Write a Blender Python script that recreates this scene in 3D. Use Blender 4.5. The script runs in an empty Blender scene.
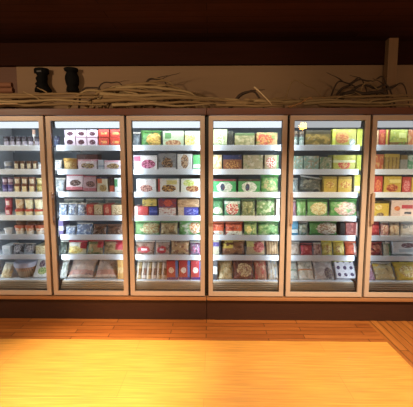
import bpy, bmesh, math, random
from mathutils import Vector, Matrix, noise

random.seed(7)
S = bpy.context.scene
COL = S.collection
R = math.radians

# ------------------------------------------------------------------ camera
CX, CD, CH = 0.0546, 3.3704, 1.56
YAW, PITCH = -0.0168, 0.1089
FPX = 345.0
cam_d = bpy.data.cameras.new('camera')
cam_d.sensor_fit = 'HORIZONTAL'; cam_d.sensor_width = 36.0
cam_d.lens = 36.0 * FPX / 413.0
cam = bpy.data.objects.new('camera', cam_d)
cam.location = (CX, -CD, CH)
cam.rotation_euler = (math.pi / 2 - PITCH, 0, -YAW)
COL.objects.link(cam)
S.camera = cam


def ray(u, v):
    X = (u - 206.5) / FPX; U = (203.5 - v) / FPX
    cp, sp = math.cos(PITCH), math.sin(PITCH)
    y = cp + sp * U; z = -sp + cp * U
    cy, sy = math.cos(YAW), math.sin(YAW)
    return Vector((cy * X + sy * y, -sy * X + cy * y, z))


def at(u, v, y):
    """measured point of the photograph on the upright plane at depth y"""
    d = ray(u, v); t = (y + CD) / d.y
    return Vector((CX, -CD, CH)) + d * t


def atz(u, v, z=0.0):
    d = ray(u, v); t = (z - CH) / d.z
    return Vector((CX, -CD, CH)) + d * t


# ------------------------------------------------------------------ colour and materials
def lin(c):
    if isinstance(c, str):
        c = c.lstrip('#'); c = [int(c[i:i + 2], 16) / 255 for i in (0, 2, 4)]
    return tuple((x / 12.92 if x <= 0.04045 else ((x + 0.055) / 1.055) ** 2.4) for x in c) + (1.0,)


class NT:
    def __init__(s, name):
        s.m = bpy.data.materials.new(name); s.m.use_nodes = True
        s.t = s.m.node_tree; s.t.nodes.clear()
        s.out = s.n('ShaderNodeOutputMaterial')

    def n(s, typ, **kw):
        n = s.t.nodes.new(typ)
        for k, v in kw.items(): setattr(n, k, v)
        return n

    def l(s, a, b): s.t.links.new(a, b)

    def math(s, op, a, b=None, c=None):
        n = s.n('ShaderNodeMath', operation=op)
        for i, x in enumerate((a, b, c)):
            if x is None: continue
            if isinstance(x, (int, float)): n.inputs[i].default_value = x
            else: s.l(x, n.inputs[i])
        return n.outputs[0]

    def mix(s, fac, a, b):
        n = s.n('ShaderNodeMix', data_type='RGBA')
        for sock, x in ((n.inputs[0], fac), (n.inputs[6], a), (n.inputs[7], b)):
            if isinstance(x, (int, float)): sock.default_value = x
            elif isinstance(x, tuple): sock.default_value = x
            else: s.l(x, sock)
        return n.outputs[2]

    def bsdf(s, color, rough=0.5, metal=0.0, spec=0.5, bump=None, bstr=0.3, coat=0.0):
        b = s.n('ShaderNodeBsdfPrincipled')
        if isinstance(color, tuple): b.inputs['Base Color'].default_value = color
        else: s.l(color, b.inputs['Base Color'])
        b.inputs['Roughness'].default_value = rough
        b.inputs['Metallic'].default_value = metal
        b.inputs['Specular IOR Level'].default_value = spec
        b.inputs['Coat Weight'].default_value = coat
        if bump is not None:
            bn = s.n('ShaderNodeBump'); bn.inputs['Strength'].default_value = bstr
            bn.inputs['Distance'].default_value = 0.01
            s.l(bump, bn.inputs['Height']); s.l(bn.outputs[0], b.inputs['Normal'])
        s.l(b.outputs[0], s.out.inputs[0])
        return b


def plain(name, c, rough=0.5, metal=0.0, spec=0.5, var=0.12, scale=14.0):
    k = NT(name); c = lin(c)
    tc = k.n('ShaderNodeTexCoord'); no = k.n('ShaderNodeTexNoise')
    no.inputs['Scale'].default_value = scale; no.inputs['Detail'].default_value = 3
    k.l(tc.outputs['Object'], no.inputs['Vector'])
    d = tuple(x * (1 - var) for x in c[:3]) + (1,); e = tuple(min(1, x * (1 + var)) for x in c[:3]) + (1,)
    k.bsdf(k.mix(no.outputs[0], d, e), rough, metal, spec)
    return k.m


def grain(name, a, b, axis='X', rough=0.5, scale=3.0, coat=0.0, spec=0.5):
    k = NT(name); tc = k.n('ShaderNodeTexCoord'); mp = k.n('ShaderNodeMapping')
    sc = {'X': (1, 14, 14), 'Y': (14, 1, 14), 'Z': (14, 14, 1)}[axis]
    mp.inputs['Scale'].default_value = sc
    k.l(tc.outputs['Object'], mp.inputs[0])
    no = k.n('ShaderNodeTexNoise'); no.inputs['Scale'].default_value = scale
    no.inputs['Detail'].default_value = 5; no.inputs['Distortion'].default_value = 0.4
    k.l(mp.outputs[0], no.inputs['Vector'])
    k.bsdf(k.mix(no.outputs[0], lin(a), lin(b)), rough, 0, spec, no.outputs[0], 0.15, coat)
    return k.m


def planks(name, a, b, gap, w, length, along='X', rough=0.35, coat=0.0, seam=0.004, spec=0.5):
    k = NT(name); tc = k.n('ShaderNodeTexCoord'); mp = k.n('ShaderNodeMapping')
    if along == 'Y': mp.inputs['Rotation'].default_value = (0, 0, math.pi / 2)
    k.l(tc.outputs['Object'], mp.inputs[0])
    br = k.n('ShaderNodeTexBrick'); br.offset = 0.37
    br.inputs['Scale'].default_value = 1.0
    br.inputs['Brick Width'].default_value = length; br.inputs['Row Height'].default_value = w
    br.inputs['Mortar Size'].default_value = seam; br.inputs['Mortar Smooth'].default_value = 0.2
    br.inputs['Color1'].default_value = lin(a); br.inputs['Color2'].default_value = lin(b)
    br.inputs['Mortar'].default_value = lin(gap)
    k.l(mp.outputs[0], br.inputs['Vector'])
    m2 = k.n('ShaderNodeMapping'); m2.inputs['Scale'].default_value = (1.5, 30, 1)
    k.l(mp.outputs[0], m2.inputs[0])
    no = k.n('ShaderNodeTexNoise'); no.inputs['Scale'].default_value = 2.0; no.inputs['Detail'].default_value = 6
    k.l(m2.outputs[0], no.inputs['Vector'])
    dark = k.n('ShaderNodeMix', data_type='RGBA', blend_type='MULTIPLY')
    dark.inputs[0].default_value = 0.6
    k.l(br.outputs['Color'], dark.inputs[6])
    rp = k.n('ShaderNodeValToRGB'); rp.color_ramp.elements[0].position = 0.3; rp.color_ramp.elements[1].position = 0.7
    rp.color_ramp.elements[0].color = (0.45, 0.4, 0.35, 1); rp.color_ramp.elements[1].color = (1, 1, 1, 1)
    k.l(no.outputs[0], rp.inputs[0]); k.l(rp.outputs[0], dark.inputs[7])
    k.bsdf(dark.outputs[2], rough, 0, spec, no.outputs[0], 0.06, coat)
    return k.m


PM = {}


def pm(base, layers=(), rough=0.42):
    """printed packaging: a base colour with bands, sides, ovals, rectangles, speckles, all in the package's own UV frame"""
    key = (base, tuple(layers), rough)
    if key in PM: return PM[key]
    k = NT('print_%03d' % len(PM))
    def lin(c):          # printed inks are a little duller than pure colours
        a = globals()['lin'](c); g = 0.3 * a[0] + 0.6 * a[1] + 0.1 * a[2]
        return tuple(x * 0.86 + g * 0.12 for x in a[:3]) + (1.0,)
    uv = k.n('ShaderNodeUVMap'); sp = k.n('ShaderNodeSeparateXYZ'); k.l(uv.outputs[0], sp.inputs[0])
    u, v = sp.outputs[0], sp.outputs[1]
    oi = k.n('ShaderNodeObjectInfo')
    sd = k.math('MULTIPLY', oi.outputs['Random'], 37.0)

    def nz(scale, detail=2):
        n = k.n('ShaderNodeTexNoise', noise_dimensions='4D'); n.inputs['Scale'].default_value = scale
        n.inputs['Detail'].default_value = detail
        k.l(uv.outputs[0], n.inputs['Vector']); k.l(sd, n.inputs['W'])
        return n.outputs[0]

    def rect(u0, u1, v0, v1):
        f = None
        for s, lo, hi in ((u, u0, u1), (v, v0, v1)):
            for op, e in (('GREATER_THAN', lo), ('LESS_THAN', hi)):
                if (op == 'GREATER_THAN' and e <= 0) or (op == 'LESS_THAN' and e >= 1): continue
                g = k.math(op, s, e); f = g if f is None else k.math('MULTIPLY', f, g)
        return f if f is not None else 1.0
    c = k.mix(nz(3.0), tuple(x * 0.86 for x in lin(base)[:3]) + (1,), tuple(min(1, x * 1.1) for x in lin(base)[:3]) + (1,))
    for L in layers:
        t = L[0]
        if t == 'band': c = k.mix(rect(0, 1, L[2], L[3]), c, lin(L[1]))
        elif t == 'side': c = k.mix(rect(L[2], L[3], 0, 1), c, lin(L[1]))
        elif t == 'rect': c = k.mix(rect(*L[2:6]), c, lin(L[1]))
        elif t == 'oval':
            _, ca, cb, cx, cy, rx, ry = L
            a = k.math('DIVIDE', k.math('SUBTRACT', u, cx), rx); b = k.math('DIVIDE', k.math('SUBTRACT', v, cy), ry)
            d = k.math('ADD', k.math('MULTIPLY', a, a), k.math('MULTIPLY', b, b))
            d = k.math('ADD', d, k.math('MULTIPLY', k.math('SUBTRACT', nz(7.0), 0.5), 0.9))
            f = k.math('LESS_THAN', d, 1.0)
            n = k.math('GREATER_THAN', nz(11.0, 3), 0.5)
            c = k.mix(f, c, k.mix(n, lin(ca), lin(cb)))
        elif t == 'mottle':
            _, ca, scale, th = L
            n = k.n('ShaderNodeMapRange'); n.inputs[1].default_value = th - 0.04; n.inputs[2].default_value = th + 0.04
            k.l(nz(scale, 3), n.inputs[0]); c = k.mix(n.outputs[0], c, lin(ca))
        elif t == 'spots':
            _, ca, nx, ny, r = L
            a = k.math('SUBTRACT', k.math('FRACT', k.math('MULTIPLY', u, nx)), 0.5)
            b = k.math('SUBTRACT', k.math('FRACT', k.math('MULTIPLY', v, ny)), 0.5)
            d = k.math('ADD', k.math('MULTIPLY', a, a), k.math('MULTIPLY', b, b))
            d = k.math('ADD', d, k.math('MULTIPLY', k.math('SUBTRACT', nz(6.0), 0.5), 0.12))
            c = k.mix(k.math('LESS_THAN', d, r * r), c, lin(ca))
        elif t == 'stripes':
            _, ca, nx, w = L
            c = k.mix(k.math('LESS_THAN', k.math('FRACT', k.math('MULTIPLY', u, nx)), w), c, lin(ca))
    g1 = k.n('ShaderNodeMapRange'); g1.inputs[1].default_value = 0.56; g1.inputs[2].default_value = 0.62; g1.inputs[4].default_value = 0.32
    k.l(nz(8.0, 4), g1.inputs[0])
    c = k.mix(g1.outputs[0], c, tuple(x * 0.35 for x in lin(base)[:3]) + (1,))
    g2 = k.n('ShaderNodeMapRange'); g2.inputs[1].default_value = 0.60; g2.inputs[2].default_value = 0.66; g2.inputs[4].default_value = 0.4
    k.l(nz(6.3, 3), g2.inputs[0])
    c = k.mix(g2.outputs[0], c, tuple(min(1, x * 0.6 + 0.34) for x in lin(base)[:3]) + (1,))
    k.bsdf(c, rough, 0, 0.4)
    PM[key] = k.m
    return k.m


BRONZE = plain('bronze_lacquer', '#c6b2a2', 0.42, 0.1, var=0.05)
HEADER = grain('header_wood', '#5a2f1a', '#6c3c22', 'X', 0.45)
PLINTH = grain('plinth_wood', '#33190f', '#3f2216', 'X', 0.5)
BUMPER = plain('bumper_rail', '#a8764e', 0.4, 0.1, var=0.06)
GASKET = plain('gasket_rubber', '#1c1716', 0.6)
DARKM = plain('mullion_dark', '#120f0d', 0.5)
WHITEM = plain('white_enamel', '#dfe4ea', 0.35, var=0.03)
RAILM = plain('price_rail_white', '#dde2ea', 0.3, var=0.05, scale=30)
BACKM = plain('liner_grey', '#6c7782', 0.45, var=0.08, scale=4)
GRILLE = plain('deck_grey', '#b09c84', 0.4, var=0.1)
HANDLEM = plain('handle_bronze', '#b89c86', 0.3, 0.15, var=0.05)
CLEAR = None


def glass():
    k = NT('door_glass')
    tr = k.n('ShaderNodeBsdfTransparent'); tr.inputs[0].default_value = (0.97, 0.985, 0.98, 1)
    gl = k.n('ShaderNodeBsdfGlossy'); gl.inputs['Roughness'].default_value = 0.02
    fr = k.n('ShaderNodeFresnel'); fr.inputs[0].default_value = 1.45
    mx = k.n('ShaderNodeMixShader')
    k.l(fr.outputs[0], mx.inputs[0]); k.l(tr.outputs[0], mx.inputs[1]); k.l(gl.outputs[0], mx.inputs[2])
    k.l(mx.outputs[0], k.out.inputs[0])
    return k.m


GLASS = glass()


def emit(name, c, s):
    k = NT(name); e = k.n('ShaderNodeEmission'); e.inputs[0].default_value = lin(c); e.inputs[1].default_value = s
    k.l(e.outputs[0], k.out.inputs[0]); return k.m


# ------------------------------------------------------------------ mesh helpers
def obj(name, bm, mat, parent=None, smooth=False):
    me = bpy.data.meshes.new(name)
    bmesh.ops.recalc_face_normals(bm, faces=bm.faces)
    bm.to_mesh(me); bm.free()
    for m in (mat if isinstance(mat, (list, tuple)) else [mat]): me.materials.append(m)
    if smooth:
        for p in me.polygons: p.use_smooth = True
    o = bpy.data.objects.new(name, me); COL.objects.link(o)
    if parent is not None: o.parent = parent
    return o


def tag(o, label=None, cat=None, group=None, kind=None):
    if label: o['label'] = label
    if cat: o['category'] = cat
    if group: o['group'] = group
    if kind: o['kind'] = kind
    return o


def empty(name, loc):
    o = bpy.data.objects.new(name, None); o.location = loc; o.empty_display_size = 0.1
    COL.objects.link(o); return o


def box(bm, x0, x1, y0, y1, z0, z1, bev=0.0, mi=0):
    vs = [bm.verts.new((x, y, z)) for x in (x0, x1) for y in (y0, y1) for z in (z0, z1)]
    q = [(0, 1, 3, 2), (4, 6, 7, 5), (0, 4, 5, 1), (2, 3, 7, 6), (0, 2, 6, 4), (1, 5, 7, 3)]
    fs = [bm.faces.new([vs[i] for i in f]) for f in q]
    for f in fs: f.material_index = mi
    if bev > 0:
        es = list({e for f in fs for e in f.edges})
        bmesh.ops.bevel(bm, geom=es, offset=bev, segments=2, profile=0.6, affect='EDGES')
    return fs


def bx(*a, **k):
    bm = bmesh.new(); box(bm, *a, **k); return bm


def quad_uv(bm, x0, x1, z0, z1):
    uvl = bm.loops.layers.uv.verify()
    for f in bm.faces:
        for l in f.loops:
            c = l.vert.co
            l[uvl].uv = ((c.x - x0) / (x1 - x0), (c.z - z0) / (z1 - z0))


def ring(bm, x0, x1, z0, z1, w, y0, y1, bev=0.0):
    """a rectangular frame as one closed piece"""
    V = [[[bm.verts.new((x, y, z)) for x, z in ((a, c), (b, c), (b, d), (a, d))] for y in (y0, y1)]
         for a, b, c, d in ((x0, x1, z0, z1), (x0 + w, x1 - w, z0 + w, z1 - w))]
    O, I = V; fs = []
    for k in range(4):
        n = (k + 1) % 4
        for q in ((O[0][k], O[0][n], I[0][n], I[0][k]), (O[1][k], I[1][k], I[1][n], O[1][n]),
                  (O[0][k], O[1][k], O[1][n], O[0][n]), (I[0][k], I[0][n], I[1][n], I[1][k])):
            fs.append(bm.faces.new(q))
    if bev > 0:
        es = [e for e in {e for f in fs for e in f.edges} if len({round(v.co.y, 5) for v in e.verts}) == 1 and abs(e.calc_face_angle(0)) > 0.5]
        bmesh.ops.recalc_face_normals(bm, faces=fs)
        bmesh.ops.bevel(bm, geom=es, offset=bev, segments=2, profile=0.6, affect='EDGES')


def extrude_yz(bm, prof, x0, x1):
    A = [bm.verts.new((x0, y, z)) for y, z in prof]; B = [bm.verts.new((x1, y, z)) for y, z in prof]
    n = len(prof)
    for k in range(n): bm.faces.new((A[k], A[(k + 1) % n], B[(k + 1) % n], B[k]))
    bm.faces.new(A); bm.faces.new(B[::-1])


def lathe(bm, prof, n=20, c=(0, 0, 0), close=True):
    rings = []
    for r, z in prof:
        rings.append([bm.verts.new((c[0] + r * math.cos(2 * math.pi * i / n), c[1] + r * math.sin(2 * math.pi * i / n), c[2] + z)) for i in range(n)])
    for a, b in zip(rings, rings[1:]):
        for i in range(n): bm.faces.new((a[i], a[(i + 1) % n], b[(i + 1) % n], b[i]))
    if close:
        bm.faces.new(rings[0][::-1]); bm.faces.new(rings[-1])


def tube(bm, pts, rads, n=7, rough=0.0):
    pts = [Vector(p) for p in pts]
    rings = []
    for i, p in enumerate(pts):
        t = (pts[min(i + 1, len(pts) - 1)] - pts[max(i - 1, 0)]).normalized()
        a = t.cross(Vector((0, 0, 1)))
        if a.length < 0.05: a = t.cross(Vector((0, 1, 0)))
        a.normalize(); b = t.cross(a)
        ring = []
        for j in range(n):
            th = 2 * math.pi * j / n
            r = rads[i] * (1 + rough * noise.noise(p * 23 + Vector((j * 1.7, 0, 0))))
            ring.append(bm.verts.new(p + (a * math.cos(th) + b * math.sin(th)) * r))
        rings.append(ring)
    for a, b in zip(rings, rings[1:]):
        for j in range(n): bm.faces.new((a[j], a[(j + 1) % n], b[(j + 1) % n], b[j]))
    bm.faces.new(rings[0][::-1]); bm.faces.new(rings[-1])


def catmull(P, sub=6):
    P = [Vector(p) for p in P]; out = []
    Q = [P[0] * 2 - P[1]] + P + [P[-1] * 2 - P[-2]]
    for i in range(1, len(Q) - 2):
        a, b, c, d = Q[i - 1:i + 3]
        for s in range(sub):
            t = s / sub
            out.append(0.5 * ((2 * b) + (c - a) * t + (2 * a - 5 * b + 4 * c - d) * t * t + (3 * b - a - 3 * c + d) * t ** 3))
    out.append(P[-1]); return out


# ------------------------------------------------------------------ the setting
WALL_Y = 0.86
HT = at(206, 108, -0.01).z         # top of the freezers' header
BEAMZ = at(206, 64.5, WALL_Y - 0.05).z     # underside of the dark beam along the wall
CEIL = at(206, 43, WALL_Y).z
LZ = 2.67                                    # height of the spots, hung without fixtures
FLOORM = planks('dark_floor_planks', '#b66c30', '#9e5824', '#5a3216', 0.075, 0.9, 'X', 0.38)
FLOORY = planks('border_floor_planks', '#ba7434', '#a26028', '#5a3216', 0.075, 0.9, 'Y', 0.38)
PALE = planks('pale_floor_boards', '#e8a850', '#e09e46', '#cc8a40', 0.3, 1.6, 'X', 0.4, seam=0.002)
inl = atz(387, 342, 0)
IX, IY = inl.x, inl.y
tag(obj('floor', bx(-5, IX, IY, 1.0, -0.06, 0), FLOORM), kind='structure')
tag(obj('floor_border', bx(IX, 5, -7.5, 1.0, -0.06, 0), FLOORY), kind='structure')
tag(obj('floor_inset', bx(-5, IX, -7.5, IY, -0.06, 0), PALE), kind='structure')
CEILM = planks('ceiling_boards', '#4a2a1e', '#3e2218', '#1e0f0a', 0.14, 2.6, 'X', 0.7, spec=0.1)
tag(obj('ceiling', bx(-5, 5, -7.5, 1.0, CEIL, CEIL + 0.06), CEILM), kind='structure')
WALLM = grain('dark_wall_wood', '#5e3a24', '#7a4c30', 'X', 0.6, 2.0)
tag(obj('wall_back', bx(-5, 5, WALL_Y + 0.02, WALL_Y + 0.12, 0, CEIL), WALLM), kind='structure')
BEAMM = grain('dark_beam_wood', '#2a1008', '#36160a', 'X', 0.7, 2.0, spec=0.08)
PANELM = grain('wall_board', '#93704e', '#a07c58', 'X', 0.7, 1.2)
px0 = at(17, 80, WALL_Y).x
tag(obj('trim_1', bx(px0, 5, WALL_Y, WALL_Y + 0.02, 1.0, BEAMZ - 0.002), PANELM), kind='structure')
tag(obj('trim_3', bx(-5, 5, WALL_Y - 0.05, WALL_Y + 0.02, BEAMZ, CEIL - 0.002), BEAMM), kind='structure')
# upright post against the board, at the right
p0 = at(387, 80, 0.72); p1 = at(396.5, 80, 0.72)
POSTM = grain('post_wood', '#8a6442', '#9d7650', 'Z', 0.6)
bm = bx(p0.x, p1.x, 0.72, WALL_Y - 0.05, HT - 0.004, CEIL - 0.002, bev=0.006)
tag(obj('trim_2', bm, POSTM), kind='structure')

# ------------------------------------------------------------------ the freezers
W = 0.78
Z0, Z1 = 0.2575, 2.0335            # door bottom and top
DEP = 0.76
RAILY = 0.14
RAILV = [147.6, 171.6, 194.4, 218.0, 237.3, 257.3]
RAILC = [at(168, v, RAILY).z for v in RAILV]
DECK = at(168, 281, RAILY).z
SHELF = [z + 0.012 for z in RAILC] + [DECK]
CANL, CANH = at(168, 127.3, RAILY).z, at(168, 121.0, RAILY).z
CANOPY = emit('lit_diffuser', '#e6eefa', 1.25)
CANOPY_DIM = emit('lit_diffuser_dimmer', '#e6e8ee', 0.62)     # the two right bays run weaker tubes
BAY_POWER = [0.9, 1.0, 1.05, 1.0, 0.72, 0.62]
ST = 0.043


def make_door(root, gx, first, last):
    x0, x1 = gx + (0.019 if first else 0.0125), gx + W - (0.019 if last else 0.0125)
    bm = bmesh.new(); ring(bm, x0, x1, Z0, Z1, ST, -0.02, 0.022, 0.004)
    d = obj('door', bm, BRONZE, root)
    obj('glass_pane', bx(x0 + ST - 0.008, x1 - ST + 0.008, -0.002, 0.004, Z0 + ST - 0.008, Z1 - ST + 0.008), GLASS, d)
    bm = bmesh.new(); ring(bm, x0 + ST - 0.006, x1 - ST + 0.006, Z0 + ST - 0.006, Z1 - ST + 0.006, 0.009, 0.005, 0.034)
    tag(obj('gasket', bm, GASKET, d), 'black rubber gasket')
    # grip on the left stile: an upright bar on two feet
    hx = x0 + 0.028
    za, zb = at(206, 224, -0.05).z, at(206, 192.5, -0.05).z
    bm = bmesh.new()
    extrude_yz(bm, [(-0.056, za + 0.006), (-0.051, za), (-0.040, za), (-0.036, za + 0.012), (-0.0205, za + 0.015), (-0.0205, za + 0.05), (-0.040, za + 0.054),
                    (-0.040, zb - 0.054), (-0.0205, zb - 0.05), (-0.0205, zb - 0.015), (-0.036, zb - 0.012), (-0.040, zb), (-0.051, zb), (-0.056, zb - 0.006)], hx - 0.013, hx + 0.013)
    obj('handle', bm, HANDLEM, d)
    for z in (Z1, Z0 - 0.008):
        obj('hinge', bx(x1 - 0.035, x1 - 0.005, -0.012, 0.018, z, z + 0.008, bev=0.002), DARKM, d)
    return d


def make_freezer(xa, nb, label):
    root = tag(empty('display_freezer', (0, 0, 0)), label, 'freezer', 'three-door upright freezers along the wall')
    xb = xa + nb * W
    # header with top sheet
    obj('header', bx(xa + 0.002, xb - 0.002, -0.012, 0.10, Z1 + 0.008, HT, 0.004), HEADER, root)
    obj('top_panel', bx(xa + 0.002, xb - 0.002, 0.10, DEP, HT - 0.05, HT - 0.004), HEADER, root)
    obj('back_panel', bx(xa + 0.03, xb - 0.03, DEP - 0.04, DEP, 0.2, HT - 0.05), BACKM, root)
    for x in (xa + 0.002, xb - 0.032):
        obj('side_panel', bx(x, x + 0.03, 0.076, DEP - 0.042, 0.2, HT - 0.052), WHITEM, root)
    obj('plinth', bx(xa + 0.002, xb - 0.002, 0.0, DEP, 0.0, 0.205, 0.003), PLINTH, root)
    obj('bumper_rail', bx(xa + 0.002, xb - 0.002, -0.03, 0.03, 0.212, 0.245, 0.006), BUMPER, root)
    obj('sill', bx(xa + 0.002, xb - 0.002, 0.03, DEP - 0.04, 0.205, 0.262), DARKM, root)
    for i in range(nb + 1):
        x = xa + i * W
        a, b = x - 0.031, x + 0.031
        if i == 0: a = x
        if i == nb: b = x
        obj('mullion', bx(a, b, 0.036, 0.075, 0.262, HT - 0.05), DARKM, root)
    for i in range(nb):
        gx = xa + i * W
        make_door(root, gx, i == 0, i == nb - 1)
        l, r = gx + 0.034, gx + W - 0.034
        for z in SHELF[:6]:
            sh = obj('shelf', bx(l, r, RAILY + 0.012, 0.60, z - 0.016, z), WHITEM, root)
            bm = bmesh.new()
            box(bm, l, r, RAILY, RAILY + 0.012, z - 0.042, z + 0.014, 0.003)
            obj('price_rail', bm, RAILM, sh)
            for x in (l + 0.01, r - 0.02):
                obj('bracket', bx(x, x + 0.010, RAILY + 0.03, DEP - 0.04, z - 0.036, z - 0.016), WHITEM, sh)
        # bottom deck with sloping grille
        bm = bmesh.new()
        box(bm, l, r, RAILY + 0.0105, DEP - 0.04, DECK - 0.03, DECK)
        dk = obj('bottom_deck', bm, WHITEM, root)
        bm = bmesh.new(); pf = []; hh = (DECK - 0.27) / 5; dd = (RAILY - 0.075) / 5
        for k in range(5):
            y, z = 0.075 + k * dd, 0.265 + k * hh
            pf += [(y, z), (y, z + hh * 0.75), (y + dd, z + hh * 0.75)]
        pf += [(RAILY + 0.01, DECK - 0.002), (RAILY + 0.01, 0.265)]
        extrude_yz(bm, pf, l, r)
        obj('grille', bm, GRILLE, dk)
        # lit air canopy at the top
        bm = bmesh.new()
        prof = [(RAILY - 0.01, CANH), (RAILY, CANL), (RAILY + 0.02, CANL - 0.004), (RAILY + 0.02, CANH)]
        A = [bm.verts.new((l, y, z)) for y, z in prof]; B = [bm.verts.new((r, y, z)) for y, z in prof]
        for k in range(4): bm.faces.new((A[k], A[(k + 1) % 4], B[(k + 1) % 4], B[k]))
        bm.faces.new(A); bm.faces.new(B[::-1])
        tag(obj('light_canopy', bm, CANOPY_DIM if gx > 0.7 else CANOPY, root), 'lit white canopy strip')
        bm = bx(l, r, RAILY + 0.02, 0.60, CANH - 0.012, CANH + 0.01)
        obj('air_duct', bm, DARKM, root)
    return root


make_freezer(-3 * W, 3, 'left three-door upright freezer with cups, bowls and cartons')
make_freezer(0, 3, 'right three-door upright freezer with green and yellow packages')


def area(name, loc, rot, sx, sy, power, color):
    d = bpy.data.lights.new(name, 'AREA'); d.shape = 'RECTANGLE'; d.size = sx; d.size_y = sy
    d.energy = power; d.color = color
    o = bpy.data.objects.new(name, d); o.location = loc; o.rotation_euler = rot; COL.objects.link(o); return o


# the freezers' light tubes: upright ones behind each mullion, one under each canopy
COOL = (0.80, 0.91, 1.0)
TUBE_W, TOP_W = 2.9, 1.3
ZM = (0.37 + CANL) / 2
for i in range(6):
    gx = (i - 3) * W
    for s in (0, 1):
        x = gx + 0.043 if s == 0 else gx + W - 0.043
        area('light_tube', (x, 0.085, ZM), (R(90), 0, R(-38 if s == 0 else 38)), 0.03, CANL - 0.39, TUBE_W * BAY_POWER[i], COOL)
    area('light_tube_top', (gx + W / 2, RAILY - 0.02, CANL - 0.012), (R(28), 0, 0), W - 0.14, 0.03, TOP_W * BAY_POWER[i], COOL)

# ------------------------------------------------------------------ packages
DOORS = ['leftmost', 'second-from-left', 'third-from-left', 'third-from-right', 'second-from-right', 'rightmost']
ROWS = ['top', 'second', 'third', 'fourth', 'fifth', 'sixth', 'bottom']
FY = 0.175
USED = {}


def where(door, row):
    return '%s shelf behind %s door' % (ROWS[row - 1], DOORS[door - 1])


def settle(o, zb):
    """rest the leaning package on the shelf: lowest point at zb"""
    m = o.rotation_euler.to_matrix()
    zs = [(m @ v.co).z for v in o.data.vertices]
    o.location.z = zb + 0.001 - min(zs)
    zc = zs + [(m @ v.co).z for c in o.children for v in c.data.vertices]
    nxt = [z for z in SHELF + [CANL + 0.03] if z > zb + 0.06]
    room = (min(nxt) - 0.045) - zb; hh = max(zc) - min(zs)
    if hh > room:
        k = room / hh
        for v in o.data.vertices: v.co.z *= k
        for c in o.children:
            for v in c.data.vertices: v.co.z *= k
        o.location.z = zb + 0.001 - min((m @ v.co).z for v in o.data.vertices)


def finish(o, door, row, look, cat):
    t = '%s, %s' % (look, where(door, row))
    if t in USED: print('DUPLICATE LABEL', t)
    n = len(t.split())
    if n > 16 or n < 4: print('LABEL LENGTH', n, t)
    USED[t] = 1
    tag(o, t, cat, '%ss on the %s' % (cat, where(door, row)))


def slope_len(u, v0, y, zb, lean):
    """length along the leaning face so that its top edge stands where it was measured"""
    a, b = 0.01, 0.9
    for _ in range(40):
        h = (a + b) / 2
        if zb + h * math.cos(R(lean)) < at(u, v0, y + h * math.sin(R(lean))).z: a = h
        else: b = h
    return h


def carton(door, row, u0, u1, v0, look, mat, v1=None, y=FY, d=0.17, lean=0.0, rz=0.0, name='food_carton', cat='carton'):
    vm = v0 + 6
    a, b = at(u0, vm, y), at(u1, vm, y)
    zb = SHELF[row - 1] if v1 is None else at(u0, v1, y).z
    w, h = (b.x - a.x) * 0.965, slope_len((u0 + u1) / 2, v0, y, zb, lean)
    bm = bmesh.new(); box(bm, -w / 2, w / 2, 0, d, 0, h, min(0.004, h * 0.1))
    quad_uv(bm, -w / 2, w / 2, 0, h)
    o = obj(name, bm, mat)
    o.location = ((a.x + b.x) / 2, y + random.uniform(0, 0.012), zb + 0.001)
    o.rotation_euler = (R(-lean), 0, R(rz))
    settle(o, zb)
    finish(o, door, row, look, cat)
    return o


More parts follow.
